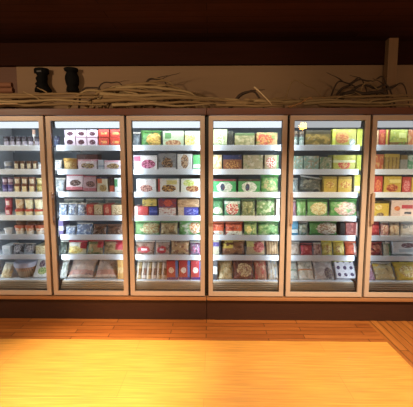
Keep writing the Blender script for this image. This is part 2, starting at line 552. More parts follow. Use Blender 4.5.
def bag(door, row, u0, u1, v0, look, mat, v1=None, y=FY, d=0.07, lean=14.0, seal='#d8d4cc', name='food_bag', cat='bag', rough=0.35, tilt=0.0, double=True):
    vm = v0 + 6
    a, b = at(u0, vm, y), at(u1, vm, y)
    zb = SHELF[row - 1] if v1 is None else at(u0, v1, y).z
    if row == 7: lean += 24
    elif row == 6: lean += 8
    w, h = (b.x - a.x) * 0.985, slope_len((u0 + u1) / 2, v0, y, zb, lean)
    d = min(d, w * 0.6, h * 0.4)
    hs = min(0.016, h * 0.1)            # height of a crimped seal
    hb = h - hs
    nx, nz_ = 14, 12
    sd = Vector((u0 * 1.7, v0 * 0.9, door))
    bm = bmesh.new(); F = []; B = []
    for j in range(nz_ + 1):
        fr = []; bk = []
        for i in range(nx + 1):
            u = i / nx * 2 - 1; v = j / nz_ * 2 - 1
            e = (1 - abs(u) ** 2.6) * (1 - abs(v) ** 3.0)
            x = u * w / 2 * (1 - 0.035 * (1 - v * v)) + 0.004 * noise.noise(sd + Vector((u * 2, v * 2, 3)))
            z = (v + 1) / 2 * hb * (1 - 0.025 * (1 - u * u) * (v > 0))
            wr = 0.012 * noise.noise(sd + Vector((u * 3.1, v * 2.6, 0))) + 0.006 * noise.noise(sd + Vector((u * 7, v * 7, 5)))
            t = d / 2 * max(0, e) ** 0.6 + wr * max(0, e) ** 0.4
            y_f = d / 2 - t; y_b = d / 2 + t
            edge = i in (0, nx) or j in (0, nz_)
            vf = bm.verts.new((x, y_f, z)); fr.append(vf)
            bk.append(vf if edge else bm.verts.new((x, y_b, z)))
        F.append(fr); B.append(bk)
    for j in range(nz_):
        for i in range(nx):
            bm.faces.new((F[j][i], F[j][i + 1], F[j + 1][i + 1], F[j + 1][i]))
            q = (B[j][i], B[j + 1][i], B[j + 1][i + 1], B[j][i + 1])
            bm.faces.new(q)
    quad_uv(bm, -w / 2, w / 2, 0, h)
    o = obj(name, bm, mat, smooth=True)
    # crimped top seal
    bm = bmesh.new(); n = 24; lo = []; hi = []; lo2 = []; hi2 = []
    for i in range(n + 1):
        x = (i / n - 0.5) * w; yy = d / 2 + 0.0015 * (1 if i % 2 else -1) + 0.004 * noise.noise(sd + Vector((i * 0.3, 0, 9)))
        z1 = hb + hs - (0.003 if i % 2 else 0)
        lo.append(bm.verts.new((x, yy, hb * 0.985))); hi.append(bm.verts.new((x, yy, z1)))
        lo2.append(bm.verts.new((x, yy + 0.002, hb * 0.985))); hi2.append(bm.verts.new((x, yy + 0.002, z1)))
    for i in range(n):
        bm.faces.new((lo[i], lo[i + 1], hi[i + 1], hi[i])); bm.faces.new((lo2[i], hi2[i], hi2[i + 1], lo2[i + 1]))
        bm.faces.new((hi[i], hi[i + 1], hi2[i + 1], hi2[i]))
    obj('crimped_seal', bm, sealm(seal), o)
    o.location = ((a.x + b.x) / 2, y, zb + 0.002)
    o.rotation_euler = (R(-lean), R(tilt), 0)
    settle(o, zb)
    finish(o, door, row, look, cat)
    return o


SM = {}


def sealm(c):
    if c not in SM: SM[c] = plain('seal_film_%d' % len(SM), c, 0.35, var=0.05)
    return SM[c]


def cup(door, row, u0, u1, v0, look, body, lidc, v1=None, y=FY, taper=0.82, lidh=0.18, name='dessert_cup', cat='cup', bowl=False, zb=None):
    vm = v0 + 3
    a, b = at(u0, vm, y), at(u1, vm, y)
    r = (b.x - a.x) * 0.485
    yc = y + r
    if zb is None: zb = SHELF[row - 1] + 0.001
    zt = at((u0 + u1) / 2, v0, y).z
    h = max(0.02, zt - zb)
    hl = h * lidh
    bm = bmesh.new()
    lathe(bm, [(r * taper * 0.94, 0), (r * taper, 0.003), (r * (taper + 0.94) / 2, (h - hl) * 0.6), (r * 0.95, h - hl)], 22)
    quad_uv(bm, -r, r, 0, h - hl)
    o = obj(name, bm, body, smooth=False)
    for p in o.data.polygons: p.use_smooth = len(p.vertices) == 4
    bm = bmesh.new()
    lathe(bm, [(r * 0.985, h - hl - 0.003), (r, h - hl), (r, h - hl * 0.25), (r * 0.93, h - 0.001), (r * 0.6, h - 0.0015)], 22)
    tag(obj('lid', bm, sealm(lidc), o), None)
    o.location = ((a.x + b.x) / 2, yc, zb)
    finish(o, door, row, look, cat)
    return zb + h


ORD = {2: ['left', 'right'], 3: ['leftmost', 'middle', 'rightmost'], 4: ['leftmost', 'second', 'third', 'rightmost'],
       5: ['leftmost', 'second', 'middle', 'fourth', 'rightmost'], 6: ['leftmost', 'second', 'third', 'fourth', 'fifth', 'rightmost']}
NW = {2: 'two', 3: 'three', 4: 'four', 5: 'five', 6: 'six'}


def pos(i, n): return '%s of %s' % (ORD[n][i], NW[n])


# ---- door 1: cups and bowls
L = []
for i, (a, b) in enumerate(((2, 8), (8.5, 14), (14.5, 20), (20.5, 26), (26.5, 32), (33, 38.5))):
    cup(1, 1, a, b, 136.3, 'dark cup with pale label, ' + pos(i, 6), pm('#2c2230', (('band', '#cfc3cf', 0.15, 0.62), ('stripes', '#3a2a3a', 5, 0.3))), '#241c28')
cup(1, 1, 31.5, 34.5, 129.5, 'slim white bottle-like cup behind the dark cups', pm('#e6ddd8', (('band', '#b08a80', 0.3, 0.45),)), '#d8a890', y=FY + 0.09, lidh=0.25)
cup(1, 2, 2, 10, 161.5, 'pale grey tub', pm('#c8ccd4', (('band', '#7f8ca6', 0.3, 0.6),)), '#aab2c0')
for i, (a, b) in enumerate(((12.5, 18.3), (18.8, 24.6), (25.1, 31), (31.5, 36.5))):
    cup(1, 2, a, b, 160.8, 'brown cup with cream label, ' + pos(i, 4), pm('#7a5844', (('rect', '#ecdcb8', 0.2, 0.8, 0.22, 0.85),)), '#6a4a38')
cup(1, 2, 36.8, 41.5, 162.5, 'white cup with grey lid', pm('#e4e6ea'), '#9aa4b0')
for i, (a, b) in enumerate(((1, 6.4), (6.6, 12))):
    t = cup(1, 3, a, b, 184.5, 'lower violet cup, %s stack of violet cups' % ORD[2][i], pm('#5a4fa0', (('band', '#a8a4e0', 0.3, 0.6),)), '#4a3f86')
    cup(1, 3, a, b, 177.5, 'upper white-pink cup, %s stack of violet cups' % ORD[2][i], pm('#d8c4d4', (('band', '#8a5a80', 0.1, 0.4),)), '#6a5470', zb=t)
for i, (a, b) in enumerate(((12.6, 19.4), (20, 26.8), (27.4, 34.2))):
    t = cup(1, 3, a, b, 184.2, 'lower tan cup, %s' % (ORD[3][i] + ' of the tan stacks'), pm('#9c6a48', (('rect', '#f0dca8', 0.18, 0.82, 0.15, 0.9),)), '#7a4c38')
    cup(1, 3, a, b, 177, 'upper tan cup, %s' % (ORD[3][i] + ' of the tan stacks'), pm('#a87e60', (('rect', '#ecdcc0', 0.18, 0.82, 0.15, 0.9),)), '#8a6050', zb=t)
t = cup(1, 3, 35, 42, 184.2, 'lower yellow-green cup', pm('#b8a850', (('oval', '#7c7a30', '#e8dc90', 0.5, 0.5, 0.3, 0.3),)), '#8a7a40')
cup(1, 3, 35, 42, 178, 'upper yellow-green cup with pale lid', pm('#c8bc70', (('oval', '#f0e8b0', '#e8dc90', 0.5, 0.5, 0.3, 0.3),)), '#e4d8a8', zb=t)
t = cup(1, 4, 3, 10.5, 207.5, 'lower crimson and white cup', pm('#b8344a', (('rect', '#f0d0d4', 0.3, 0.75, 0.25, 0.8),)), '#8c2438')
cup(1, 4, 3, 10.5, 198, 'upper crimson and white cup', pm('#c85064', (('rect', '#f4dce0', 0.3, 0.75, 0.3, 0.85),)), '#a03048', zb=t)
for i, (a, b) in enumerate(((13, 22), (22.8, 31.6), (32.4, 41.4))):
    t = cup(1, 4, a, b, 209.6, 'lower cream cup, %s' % (ORD[3][i] + ' of the cream stacks'), pm('#ece0b4', (('mottle', '#d4b878', 4, 0.55),)), '#b04838', lidh=0.28)
    cup(1, 4, a, b, 199, 'upper cream cup, %s' % (ORD[3][i] + ' of the cream stacks'), pm('#ead8bc' if i == 0 else '#ece8bc', (('band', '#a84a3c', 0, 0.14), ('mottle', '#cfa87a' if i == 0 else '#f4f2d0', 3, 0.5))), '#d8bca0', zb=t, lidh=0.08)
cup(1, 5, 2, 10.5, 228.5, 'small white bowl', pm('#e4e0e0'), '#c8ccd0', taper=0.7, cat='bowl', name='food_bowl')
for i, (a, b) in enumerate(((12.2, 22.6), (23, 32.6), (33, 43))):
    cup(1, 5, a, b, 225.5, 'cream bowl with rust-red lid, ' + pos(i, 3), pm('#e8cfb0', (('band', '#c88a60', 0.55, 1.0), ('mottle', '#f4e6d4', 4, 0.5))), '#a4553a', taper=0.7, lidh=0.28, cat='bowl', name='food_bowl')
for i, (a, b) in enumerate(((14, 24), (25, 35), (35.5, 44))):
    cup(1, 5, a, b, 221.5, 'brown-lidded bowl behind the cream bowls, ' + ORD[3][i], pm('#9a6a4a'), '#7c5236', taper=0.75, y=FY + 0.17, cat='bowl', name='food_bowl')
carton(1, 6, 2, 10.5, 246, 'white carton', pm('#e4e8ea', (('rect', '#c0ccd0', 0.2, 0.8, 0.3, 0.6),)))
for i, (a, b) in enumerate(((11, 22.5), (22.8, 34))):
    bag(1, 6, a, b, 243.5, 'grey bag with dark wreath pattern, %s of two' % ORD[2][i], pm('#b4b6c0', (('mottle', '#3a3a44', 5, 0.52), ('oval', '#e4e4ea', '#8a8a96', 0.5, 0.5, 0.3, 0.3))), lean=8)
carton(1, 6, 35.5, 46.5, 246, 'cream carton with yellow print', pm('#e8dcb0', (('mottle', '#c8a860', 6, 0.56), ('mottle', '#b07050', 9, 0.66))))
bag(1, 7, -2, 9, 263, 'cream bag with yellow pastry picture', pm('#e8dcc0', (('oval', '#d8b070', '#f0e0b0', 0.6, 0.25, 0.5, 0.25),)), lean=14)
cup(1, 7, 8.5, 31.5, 263.5, 'large tan bowl with lavender lid', pm('#b09a80', (('band', '#c48a6c', 0.62, 1.0), ('stripes', '#8a745c', 14, 0.35))), '#b0b4c8', taper=0.66, lidh=0.3, cat='bowl', name='food_bowl', y=FY)
carton(1, 7, 31.8, 46.5, 261, 'white leaning carton with green salad picture', pm('#e6e8e6', (('oval', '#7aa84a', '#c8d890', 0.55, 0.32, 0.34, 0.2), ('oval', '#54405a', '#a890a0', 0.4, 0.7, 0.2, 0.2))), lean=40, d=0.04)

# ---- door 2
cup(2, 1, 52, 58.5, 136, 'small navy tub', pm('#2a3050', (('oval', '#181c30', '#4a5a80', 0.5, 0.5, 0.4, 0.4),)), '#20263c')
PK = pm('#e2cbdc', (('oval', '#5a2438', '#3a1a2c', 0.5, 0.48, 0.3, 0.27), ('band', '#d8a4c4', 0, 0.12)))
for i, (a, b) in enumerate(((64.3, 75.3), (75.8, 86.6), (87, 97.6))):
    c = 'pink carton with dark dessert, %s ' % ORD[3][i]
    carton(2, 1, a, b, 137.5, c + 'of lower layer', PK, d=0.2)
    carton(2, 1, a, b, 129.8, c + 'of upper layer', PK, v1=137.4, d=0.2)
RD = pm('#c8321e', (('rect', '#e89a4a', 0.2, 0.8, 0.35, 0.62), ('mottle', '#8a1a14', 5, 0.6)))
for i, (a, b) in enumerate(((98.4, 109.2), (110, 121.5))):
    c = 'red carton with gold print, %s ' % ORD[2][i]
    carton(2, 1, a, b, 137.5, c + 'of lower layer', RD, d=0.2)
    carton(2, 1, a, b, 129.3, c + 'of upper layer', RD, v1=137.4, d=0.2)
bag(2, 2, 53.5, 60.5, 160, 'small white bag', pm('#dcdee2', (('mottle', '#9aa0b0', 4, 0.55),)))
cup(2, 2, 61, 74.5, 158, 'round golden tub', pm('#d8a850', (('oval', '#e8cc80', '#c08838', 0.5, 0.5, 0.4, 0.4),)), '#c09448', taper=0.9, lidh=0.2, cat='tub', name='food_tub')
F2 = (('oval', '#5a3a34', '#c0a060', 0.5, 0.42, 0.36, 0.26), ('band', '#e0a0b0', 0.84, 1.0), ('mottle', '#f4f0f2', 3, 0.6))
carton(2, 2, 77.5, 97, 159.5, 'pale pink carton with brown food, left of two', pm('#e2cfd8', F2))
carton(2, 2, 98, 103.4, 160, 'slim grey-white carton', pm('#c0c8d2', (('band', '#98a4b8', 0.3, 0.5),)))
carton(2, 2, 104, 122, 160.5, 'pale pink carton with brown food, right of two', pm('#dcc8d0', F2))
carton(2, 2, 76, 98, 154.5, 'dark red carton lying behind the pink carton', pm('#6a3430', (('band', '#a85040', 0.3, 0.7),)), y=FY + 0.2, d=0.14)
bag(2, 3, 53, 63, 178, 'grey-white bag', pm('#b8bec2', (('mottle', '#8a9498', 4, 0.5),)))
W3 = lambda c1, c2, e: (('oval', c1, c2, 0.55, 0.45, 0.34, 0.2), ('band', e, 0, 0.2), ('band', e, 0.9, 1))
carton(2, 3, 65, 82, 176.5, 'white and pink carton with dark cutlet', pm('#ecd8dc', W3('#4a2c2a', '#7a5a50', '#d06a78')), lean=10)
carton(2, 3, 82.5, 96, 177.5, 'pink carton with dark oval fish picture', pm('#d8b0b8', W3('#4a3034', '#a07068', '#c8707c')), lean=6)
carton(2, 3, 96.5, 107, 177, 'beige carton with orange corner', pm('#e0d0b0', (('rect', '#d86a2a', 0, 0.5, 0.6, 0.9), ('oval', '#c8a050', '#8a6a40', 0.6, 0.3, 0.34, 0.22), ('band', '#3a3a5a', 0.88, 1))))
carton(2, 3, 108.8, 113.8, 177, 'slim black and red carton', pm('#3a2226', (('band', '#d0502a', 0, 0.45),)))
carton(2, 3, 114.2, 122.5, 178, 'white carton with green corner', pm('#eceeec', (('rect', '#4a9a5a', 0, 0.4, 0.4, 0.9),)))
BW = pm('#8fa0c0', (('mottle', '#e0e8f4', 5, 0.52), ('mottle', '#3c4f86', 7, 0.62)), 0.25)
for i, (a, b) in enumerate(((57, 66), (66.5, 76), (76.5, 85))):
    bag(2, 4, a, b, 203, 'blue and white bag, ' + pos(i, 3), BW, d=0.06)
RT = pm('#c23a2c', (('oval', '#e8a88a', '#d86a50', 0.5, 0.5, 0.28, 0.3),)); TN = pm('#d6b888', (('oval', '#b08a50', '#ecd8b0', 0.5, 0.45, 0.36, 0.3), ('band', '#8a4a3a', 0, 0.14)))
carton(2, 4, 86, 93.4, 204.5, 'red carton, left of two', RT); carton(2, 4, 93.8, 102.4, 205, 'tan carton, left of two', TN)
carton(2, 4, 103.2, 110.8, 204.5, 'red carton, right of two', RT); carton(2, 4, 111.2, 121.8, 205, 'tan carton, right of two', TN)
for i, (a, b) in enumerate(((62, 82), (84, 102), (103, 120))):
    bag(2, 4, a, b, 199, 'grey-green bag lying at the back, ' + pos(i, 3), pm('#7c8a86', (('mottle', '#b8c0b4', 4, 0.55),)), y=FY + 0.2, d=0.05)
carton(2, 5, 58.2, 63, 219.5, 'slim violet and white carton', pm('#7a6aa0', (('band', '#e4e0f0', 0.3, 0.6),)))
for i, (a, b) in enumerate(((64.5, 74.5), (75, 91))):
    bag(2, 5, a, b, 226 - i * 3, 'blue and white bag, ' + pos(i, 2), BW, d=0.05, lean=22)
BR = pm('#8a5e44', (('mottle', '#5a382a', 4, 0.52), ('mottle', '#c8a888', 7, 0.64)), 0.35)
for i, (a, b) in enumerate(((91.5, 105.5), (106, 123))):
    bag(2, 5, a, b, 224.5, 'brown bag, ' + pos(i, 2), BR, d=0.05, lean=24, seal='#9a7056')
bag(2, 6, 58, 66, 241, 'small dark green bag', pm('#3a463c', (('mottle', '#8a948a', 4, 0.56),)))
bag(2, 6, 66.5, 85.5, 241, 'white and yellow bag with red corner', pm('#ddd0a8', (('oval', '#d8b040', '#e8d880', 0.4, 0.3, 0.4, 0.25), ('rect', '#b8283c', 0.68, 1, 0.4, 1), ('rect', '#e8e8e0', 0.1, 0.6, 0.6, 0.9))), lean=10, seal='#c04050')
bag(2, 6, 86, 102, 240.5, 'tan and green bag with red corner', pm('#b89868', (('mottle', '#7a8048', 4, 0.52), ('rect', '#c02c30', 0.66, 1, 0.45, 1))), lean=10, seal='#b05040')
bag(2, 6, 102.5, 123, 240.5, 'tan bag with large red corner', pm('#c0a070', (('mottle', '#8c7448', 5, 0.55), ('rect', '#c8243c', 0.6, 1, 0.3, 1))), lean=10, seal='#b83c40')
bag(2, 7, 58, 65, 260, 'narrow white bag', pm('#d8dcd8', (('mottle', '#a0b0a0', 4, 0.56),)), lean=10)
MV = pm('#ccb4a4', (('mottle', '#e0ccc0', 4, 0.52), ('band', '#c89488', 0.1, 0.3), ('mottle', '#8c7076', 6, 0.64)), 0.28)
for i, (a, b) in enumerate(((65.5, 92), (93.5, 116))):
    bag(2, 7, a, b, 260, 'large mauve and tan bag, ' + pos(i, 2), MV, lean=26, d=0.09)
carton(2, 7, 117, 124, 260, 'orange and yellow carton', pm('#dcae60', (('band', '#e8cc90', 0.3, 0.6), ('mottle', '#c87a30', 5, 0.6))))

# ---- door 3
bag(3, 1, 132, 139.5, 132, 'dark grey bag', pm('#4a5258', (('mottle', '#747e84', 4, 0.55),)))
bag(3, 1, 140, 161, 130, 'green bag with golden food', pm('#4f8a3e', (('oval', '#d8b048', '#b88a30', 0.66, 0.4, 0.36, 0.42), ('mottle', '#2f5a2a', 4, 0.62))), lean=8, seal='#4f8a3e')
carton(3, 1, 162.5, 184, 131, 'pale green carton with brown food', pm('#b8c8a0', (('oval', '#a86a44', '#d0a878', 0.5, 0.22, 0.36, 0.2), ('rect', '#5a8a50', 0.1, 0.4, 0.5, 0.9))))
carton(3, 1, 184.5, 201, 131, 'pale green carton with yellow pasta', pm('#c0cca0', (('oval', '#e0b440', '#f0dc98', 0.3, 0.5, 0.34, 0.5), ('band', '#d8dcc0', 0.75, 1))))
carton(3, 2, 133, 157.5, 155.5, 'white carton with pink berries', pm('#e8e2e6', (('oval', '#8a2c50', '#d87aa0', 0.62, 0.42, 0.3, 0.3), ('rect', '#c04a70', 0.02, 0.3, 0.6, 0.95))))
carton(3, 2, 158, 176.5, 153.5, 'grey carton with brown cutlet', pm('#8a8a90', (('oval', '#4a2e20', '#a07850', 0.5, 0.42, 0.32, 0.32), ('rect', '#d8d8dc', 0, 1, 0, 0.16), ('mottle', '#5a5a60', 4, 0.6))))
carton(3, 2, 177, 192.5, 154, 'white carton with tall brown food', pm('#e2dedc', (('oval', '#7a5034', '#c8a480', 0.5, 0.55, 0.26, 0.42),)))
carton(3, 2, 193, 201, 155, 'bright green and white carton', pm('#5cc06a', (('band', '#e4f0e0', 0.15, 0.4),)))
WC = lambda col, a, b: pm('#e8e6e4', (('oval', a, b, 0.5, 0.32, 0.32, 0.26), ('rect', col, 0.5, 0.92, 0.6, 0.9)))
carton(3, 3, 136, 156.5, 179, 'white carton with pink and brown food', WC('#dcd0d0', '#7a3a34', '#d8a090'))
carton(3, 3, 157.5, 179.5, 179, 'white carton with burger and red edge', pm('#e0dcd4', (('oval', '#5a3422', '#c8903c', 0.5, 0.32, 0.34, 0.26), ('side', '#b83a34', 0, 0.1), ('rect', '#d8cc70', 0.4, 0.9, 0.6, 0.9))))
carton(3, 3, 180.5, 201, 179, 'white carton with yellow-green food', pm('#e6e8dc', (('oval', '#8a3c2a', '#c89a60', 0.6, 0.3, 0.34, 0.24), ('oval', '#b8cc50', '#dce090', 0.4, 0.7, 0.3, 0.22))))
carton(3, 4, 134, 148.5, 206.5, 'red carton under a yellow carton', pm('#c43634', (('rect', '#e8c0b4', 0, 0.25, 0, 1), ('mottle', '#7a2030', 4, 0.62))))
carton(3, 4, 149, 157.5, 207, 'small navy carton', pm('#2c3a8c', (('band', '#6a74c0', 0.4, 0.6),)))
carton(3, 4, 142, 157, 199.5, 'yellow carton lying on the red one', pm('#c8a840', (('mottle', '#6a6038', 4, 0.55),)), v1=206.3)
carton(3, 4, 158.5, 176, 208, 'white carton with red print', pm('#dcd4d0', (('mottle', '#b86a60', 6, 0.55),)))
carton(3, 4, 158, 176.5, 199, 'red and navy carton on the white one', pm('#8c3040', (('mottle', '#3a3870', 3, 0.52), ('oval', '#d05038', '#b04030', 0.55, 0.5, 0.24, 0.4))), v1=207.8)
carton(3, 4, 177.5, 198.5, 207.5, 'blue and white carton', pm('#4a4cb0', (('side', '#c8b098', 0, 0.3), ('oval', '#8890e0', '#3438a0', 0.7, 0.5, 0.3, 0.3))))
carton(3, 4, 177, 199.5, 199.5, 'tan flat carton on the blue one', pm('#a8845c', (('band', '#8a6848', 0.3, 0.5), ('mottle', '#c8a47c', 4, 0.55))), v1=207.3)
VG = lambda base: (('oval', '#d8d8a8', '#c09860', 0.64, 0.45, 0.4, 0.42), ('mottle', base, 5, 0.6))
bag(3, 5, 134, 159.5, 221, 'green bag with cream vegetables', pm('#86b470', VG('#4a9044')), lean=8, seal='#8ab880')
bag(3, 5, 160, 177.5, 221, 'tan bag with brown vegetables', pm('#c8ac78', (('mottle', '#967648', 5, 0.52), ('band', '#4a7a40', 0.82, 1))), lean=8, seal='#5a8a50')
bag(3, 5, 178.5, 201, 221, 'green bag with orange carrots', pm('#74b860', (('mottle', '#e0e4d0', 4, 0.56), ('oval', '#e08a40', '#f0dcc0', 0.74, 0.5, 0.26, 0.42))), lean=8, seal='#6ab060')
RG = (('oval', '#d83a44', '#c82838', 0.45, 0.32, 0.34, 0.26), ('rect', '#f0e0e4', 0.32, 0.62, 0.26, 0.4), ('mottle', '#8a5a44', 4, 0.58))
for i, (a, b) in enumerate(((134.5, 154), (154.5, 169.5))):
    bag(3, 6, a, b, 241, 'brown bag with red ring, ' + pos(i, 2), pm('#c0a08c', RG), lean=12, d=0.06)
bag(3, 6, 170, 189, 240, 'tan and orange bag', pm('#bf9460', (('mottle', '#8a4a34', 4, 0.55), ('mottle', '#e0c8a0', 6, 0.62))), lean=12)
bag(3, 6, 189.5, 200.6, 242, 'violet and pink bag', pm('#a888a8', (('mottle', '#d8507c', 5, 0.57), ('mottle', '#e8e0e8', 4, 0.6))), lean=12)
for i in range(6):
    a = 135.5 + i * 5.1
    bag(3, 7, a, a + 5.0, 260.5, '%s slim sachet, %s' % (('gold and white', 'brown and white')[i % 2], pos(i // 2, 3)),
        pm(('#cdb27c', '#c4b8b0')[i % 2], (('band', ('#8a6030', '#7a5a50')[i % 2], 0.2, 0.55), ('side', '#e8e0d4', 0.1, 0.4))), lean=8, d=0.04)
RB = pm('#c03440', (('oval', '#f0e4e0', '#e8c8b8', 0.42, 0.5, 0.24, 0.16), ('side', '#4a7ac8', 0.78, 1), ('band', '#5a3a8a', 0, 0.14)))
for i, (a, b) in enumerate(((166.3, 178), (178.6, 190), (190.6, 202))):
    carton(3, 7, a, b, 261, 'red carton with blue edge, ' + pos(i, 3), RB)

# ---- door 4
carton(4, 1, 213, 227.5, 128.5, 'tall pale green carton', pm('#c0c898', (('oval', '#9aa860', '#dce0c0', 0.5, 0.4, 0.34, 0.3), ('band', '#7a9858', 0, 0.12))))
carton(4, 1, 228, 233.5, 131, 'slim black carton', pm('#2e2e28', (('mottle', '#50503c', 4, 0.55),)))
carton(4, 1, 234.5, 255, 133, 'olive carton with tan food', pm('#98935e', (('mottle', '#c0b080', 5, 0.52), ('band', '#5a7040', 0.8, 1))))
carton(4, 1, 256.5, 278, 132.5, 'orange and green carton', pm('#c49a5c', (('oval', '#c84a30', '#e0a050', 0.4, 0.5, 0.4, 0.4), ('mottle', '#7a9a48', 4, 0.57))))
carton(4, 2, 212.5, 222, 155, 'cream and orange carton', pm('#e0b468', (('mottle', '#f0e0b8', 4, 0.53),)))
carton(4, 2, 223, 242, 155, 'orange carton with dark blue top', pm('#a0603c', (('band', '#34406c', 0.7, 1), ('oval', '#d89a50', '#8a4a2c', 0.5, 0.35, 0.4, 0.26))))
carton(4, 2, 243, 263.5, 155, 'beige carton with pale green print', pm('#c8b890', (('mottle', '#98a070', 5, 0.55), ('mottle', '#e8dcc0', 4, 0.6))))
carton(4, 2, 264.5, 279, 155, 'beige carton with red and white centre', pm('#c0ac84', (('oval', '#d8583c', '#f0e0d0', 0.45, 0.5, 0.34, 0.34), ('side', '#6a9050', 0.85, 1))))
G3 = lambda c: (('oval', '#e8ece4', '#c4d4c0', 0.5, 0.42, 0.34, 0.4), ('oval', '#6a3a5a', '#3a5a7a', 0.42, 0.42, 0.1, 0.26), ('band', c, 0.86, 1))
carton(4, 3, 212.5, 236.5, 179.5, 'bright green carton with white figure, left of two', pm('#3fb46a', G3('#8a3040')))
carton(4, 3, 238, 260.5, 179.5, 'bright green carton with white figure, right of two', pm('#4aa860', G3('#4a3a30')))
bag(4, 3, 261, 279.5, 174, 'tall green bag', pm('#62a858', (('mottle', '#a8bc80', 4, 0.53), ('oval', '#c8b880', '#80a860', 0.5, 0.4, 0.34, 0.3))), lean=6, seal='#5aa050')
bag(4, 4, 212, 223.5, 198, 'green and white bag', pm('#3f8a58', (('oval', '#e8ece0', '#c8d4c0', 0.5, 0.28, 0.44, 0.2), ('mottle', '#7ab080', 4, 0.6))), lean=7, seal='#4a9a64')
bag(4, 4, 224, 241, 198, 'green and white bag with red beans', pm('#5a9a74', (('oval', '#c84440', '#e8dcd0', 0.5, 0.4, 0.38, 0.36), ('band', '#e0ece0', 0.66, 0.8))), lean=7, seal='#4a9a64')
bag(4, 4, 241.5, 256, 199, 'moss green bag', pm('#7c8450', (('mottle', '#b4b480', 5, 0.55), ('mottle', '#4a5a30', 4, 0.6))), lean=7, seal='#6a8a50')
bag(4, 4, 256.5, 276, 198, 'leaf green bag with pale vegetables', pm('#78a060', (('mottle', '#c8d0a8', 5, 0.53), ('mottle', '#4a7a3c', 4, 0.58))), lean=7, seal='#6a9a58')
carton(4, 4, 276.5, 280, 199, 'slim white carton', pm('#e4dcd4'))
O5 = pm('#c8542c', (('band', '#e4e4d4', 0, 0.3), ('mottle', '#8a2c1c', 4, 0.58), ('mottle', '#e08850', 6, 0.62)))
for i, (a, b) in enumerate(((212.6, 224.5), (225, 243))):
    bag(4, 5, a, b, 222, 'orange-red bag with white foot, ' + pos(i, 2), O5, lean=10, seal='#c86a48')
bag(4, 5, 244, 257.5, 221.5, 'yellow-green bag', pm('#98a858', (('oval', '#d8c860', '#e4dca0', 0.45, 0.35, 0.34, 0.28), ('mottle', '#5a8a48', 4, 0.56))), lean=10, seal='#7aa858')
bag(4, 5, 258, 279.5, 221.5, 'wide mid-green bag', pm('#6c9c58', (('mottle', '#a8b880', 5, 0.54), ('mottle', '#46743a', 4, 0.57))), lean=10, seal='#6a9a58')
carton(4, 6, 212.5, 220.8, 241, 'small violet and yellow carton', pm('#cfc8a8', (('band', '#5a4a9a', 0.6, 0.9), ('side', '#3a3440', 0.8, 1))))
bag(4, 6, 221.2, 245.5, 240, 'yellow-topped bag with brown pieces', pm('#a06a40', (('rect', '#e4c840', 0, 0.5, 0.4, 1), ('mottle', '#6a3a24', 5, 0.55))), lean=12, seal='#d8bc48')
bag(4, 6, 246.5, 265.8, 240, 'cream bag with red food', pm('#d0b080', (('oval', '#c0403c', '#d88070', 0.66, 0.5, 0.3, 0.36), ('rect', '#e4d878', 0, 0.4, 0.5, 1))), lean=12)
bag(4, 6, 266.2, 279.5, 240, 'tan bag with brown stripes', pm('#d0ac7c', (('stripes', '#9a6a40', 5, 0.4),)), lean=12)
carton(4, 7, 212, 217.5, 261, 'slim dark and white carton', pm('#585a60', (('band', '#d8dcd8', 0.3, 0.7),)))
bag(4, 7, 218, 233, 260, 'golden tan bag', pm('#c8a468', (('mottle', '#e4d0a0', 4, 0.52), ('mottle', '#8a7a40', 5, 0.6))), lean=16)
bag(4, 7, 233.5, 254.5, 260, 'dark red bag with cream centre', pm('#6a3432', (('oval', '#e0c898', '#b08058', 0.55, 0.42, 0.36, 0.34), ('mottle', '#9a5a58', 4, 0.6))), lean=16, seal='#7a4848')
bag(4, 7, 255, 268, 260, 'red and tan bag', pm('#b0745c', (('mottle', '#c84a48', 4, 0.53), ('mottle', '#d8b898', 6, 0.6))), lean=16, seal='#b88070')
bag(4, 7, 268.5, 279.5, 259, 'pale blue and tan bag', pm('#cdc4b4', (('stripes', '#8ca0b4', 3, 0.3), ('mottle', '#b49a78', 4, 0.54))), lean=14, rough=0.2)

# ---- door 5
for i, (a, b) in enumerate(((293, 298.8), (299.2, 305))):
    cup(5, 1, a, b, 131, 'white and green tub, ' + pos(i, 2), pm('#7c9484', (('oval', '#e4ece4', '#a0b8a8', 0.5, 0.3, 0.4, 0.24), ('band', '#50443a', 0.75, 1))), '#6a5a48', taper=0.9, cat='tub', name='food_tub')
carton(5, 1, 305.5, 331.5, 130, 'dark amber carton', pm('#6c5a22', (('mottle', '#a08030', 4, 0.54), ('band', '#3a3218', 0.75, 1))))
carton(5, 1, 332.5, 357, 129, 'yellow-edged carton with orange food', pm('#b0a83c', (('oval', '#c86c38', '#d8a050', 0.4, 0.5, 0.28, 0.34), ('side', '#d8dc28', 0, 0.12), ('oval', '#d8d8d4', '#a0b0a0', 0.84, 0.24, 0.13, 0.2))))
carton(5, 1, 357.5, 363, 128, 'slim yellow carton', pm('#ccd02c'))
for i, (a, b) in enumerate(((293, 303.3), (303.8, 319.5))):
    carton(5, 2, a, b, 156, 'sage green carton, ' + pos(i, 2), pm('#8fae98', (('mottle', '#d0d8cc', 4, 0.54), ('mottle', '#b89a78', 6, 0.58))))
carton(5, 2, 320, 332, 157, 'tan and green carton', pm('#a8a880', (('mottle', '#6a9470', 4, 0.54), ('mottle', '#e0d8c0', 6, 0.62))))
carton(5, 2, 333, 356.5, 155, 'yellow-green carton with red food', pm('#c8c440', (('oval', '#d84838', '#e8b060', 0.5, 0.36, 0.28, 0.28), ('band', '#e4e4b0', 0.5, 0.66))))
carton(5, 2, 357, 363, 155, 'slim yellow carton', pm('#ccd02c'))
bag(5, 3, 293, 299, 178, 'grey-blue bag', pm('#7a8a90', (('mottle', '#b0bcc0', 4, 0.55),)))
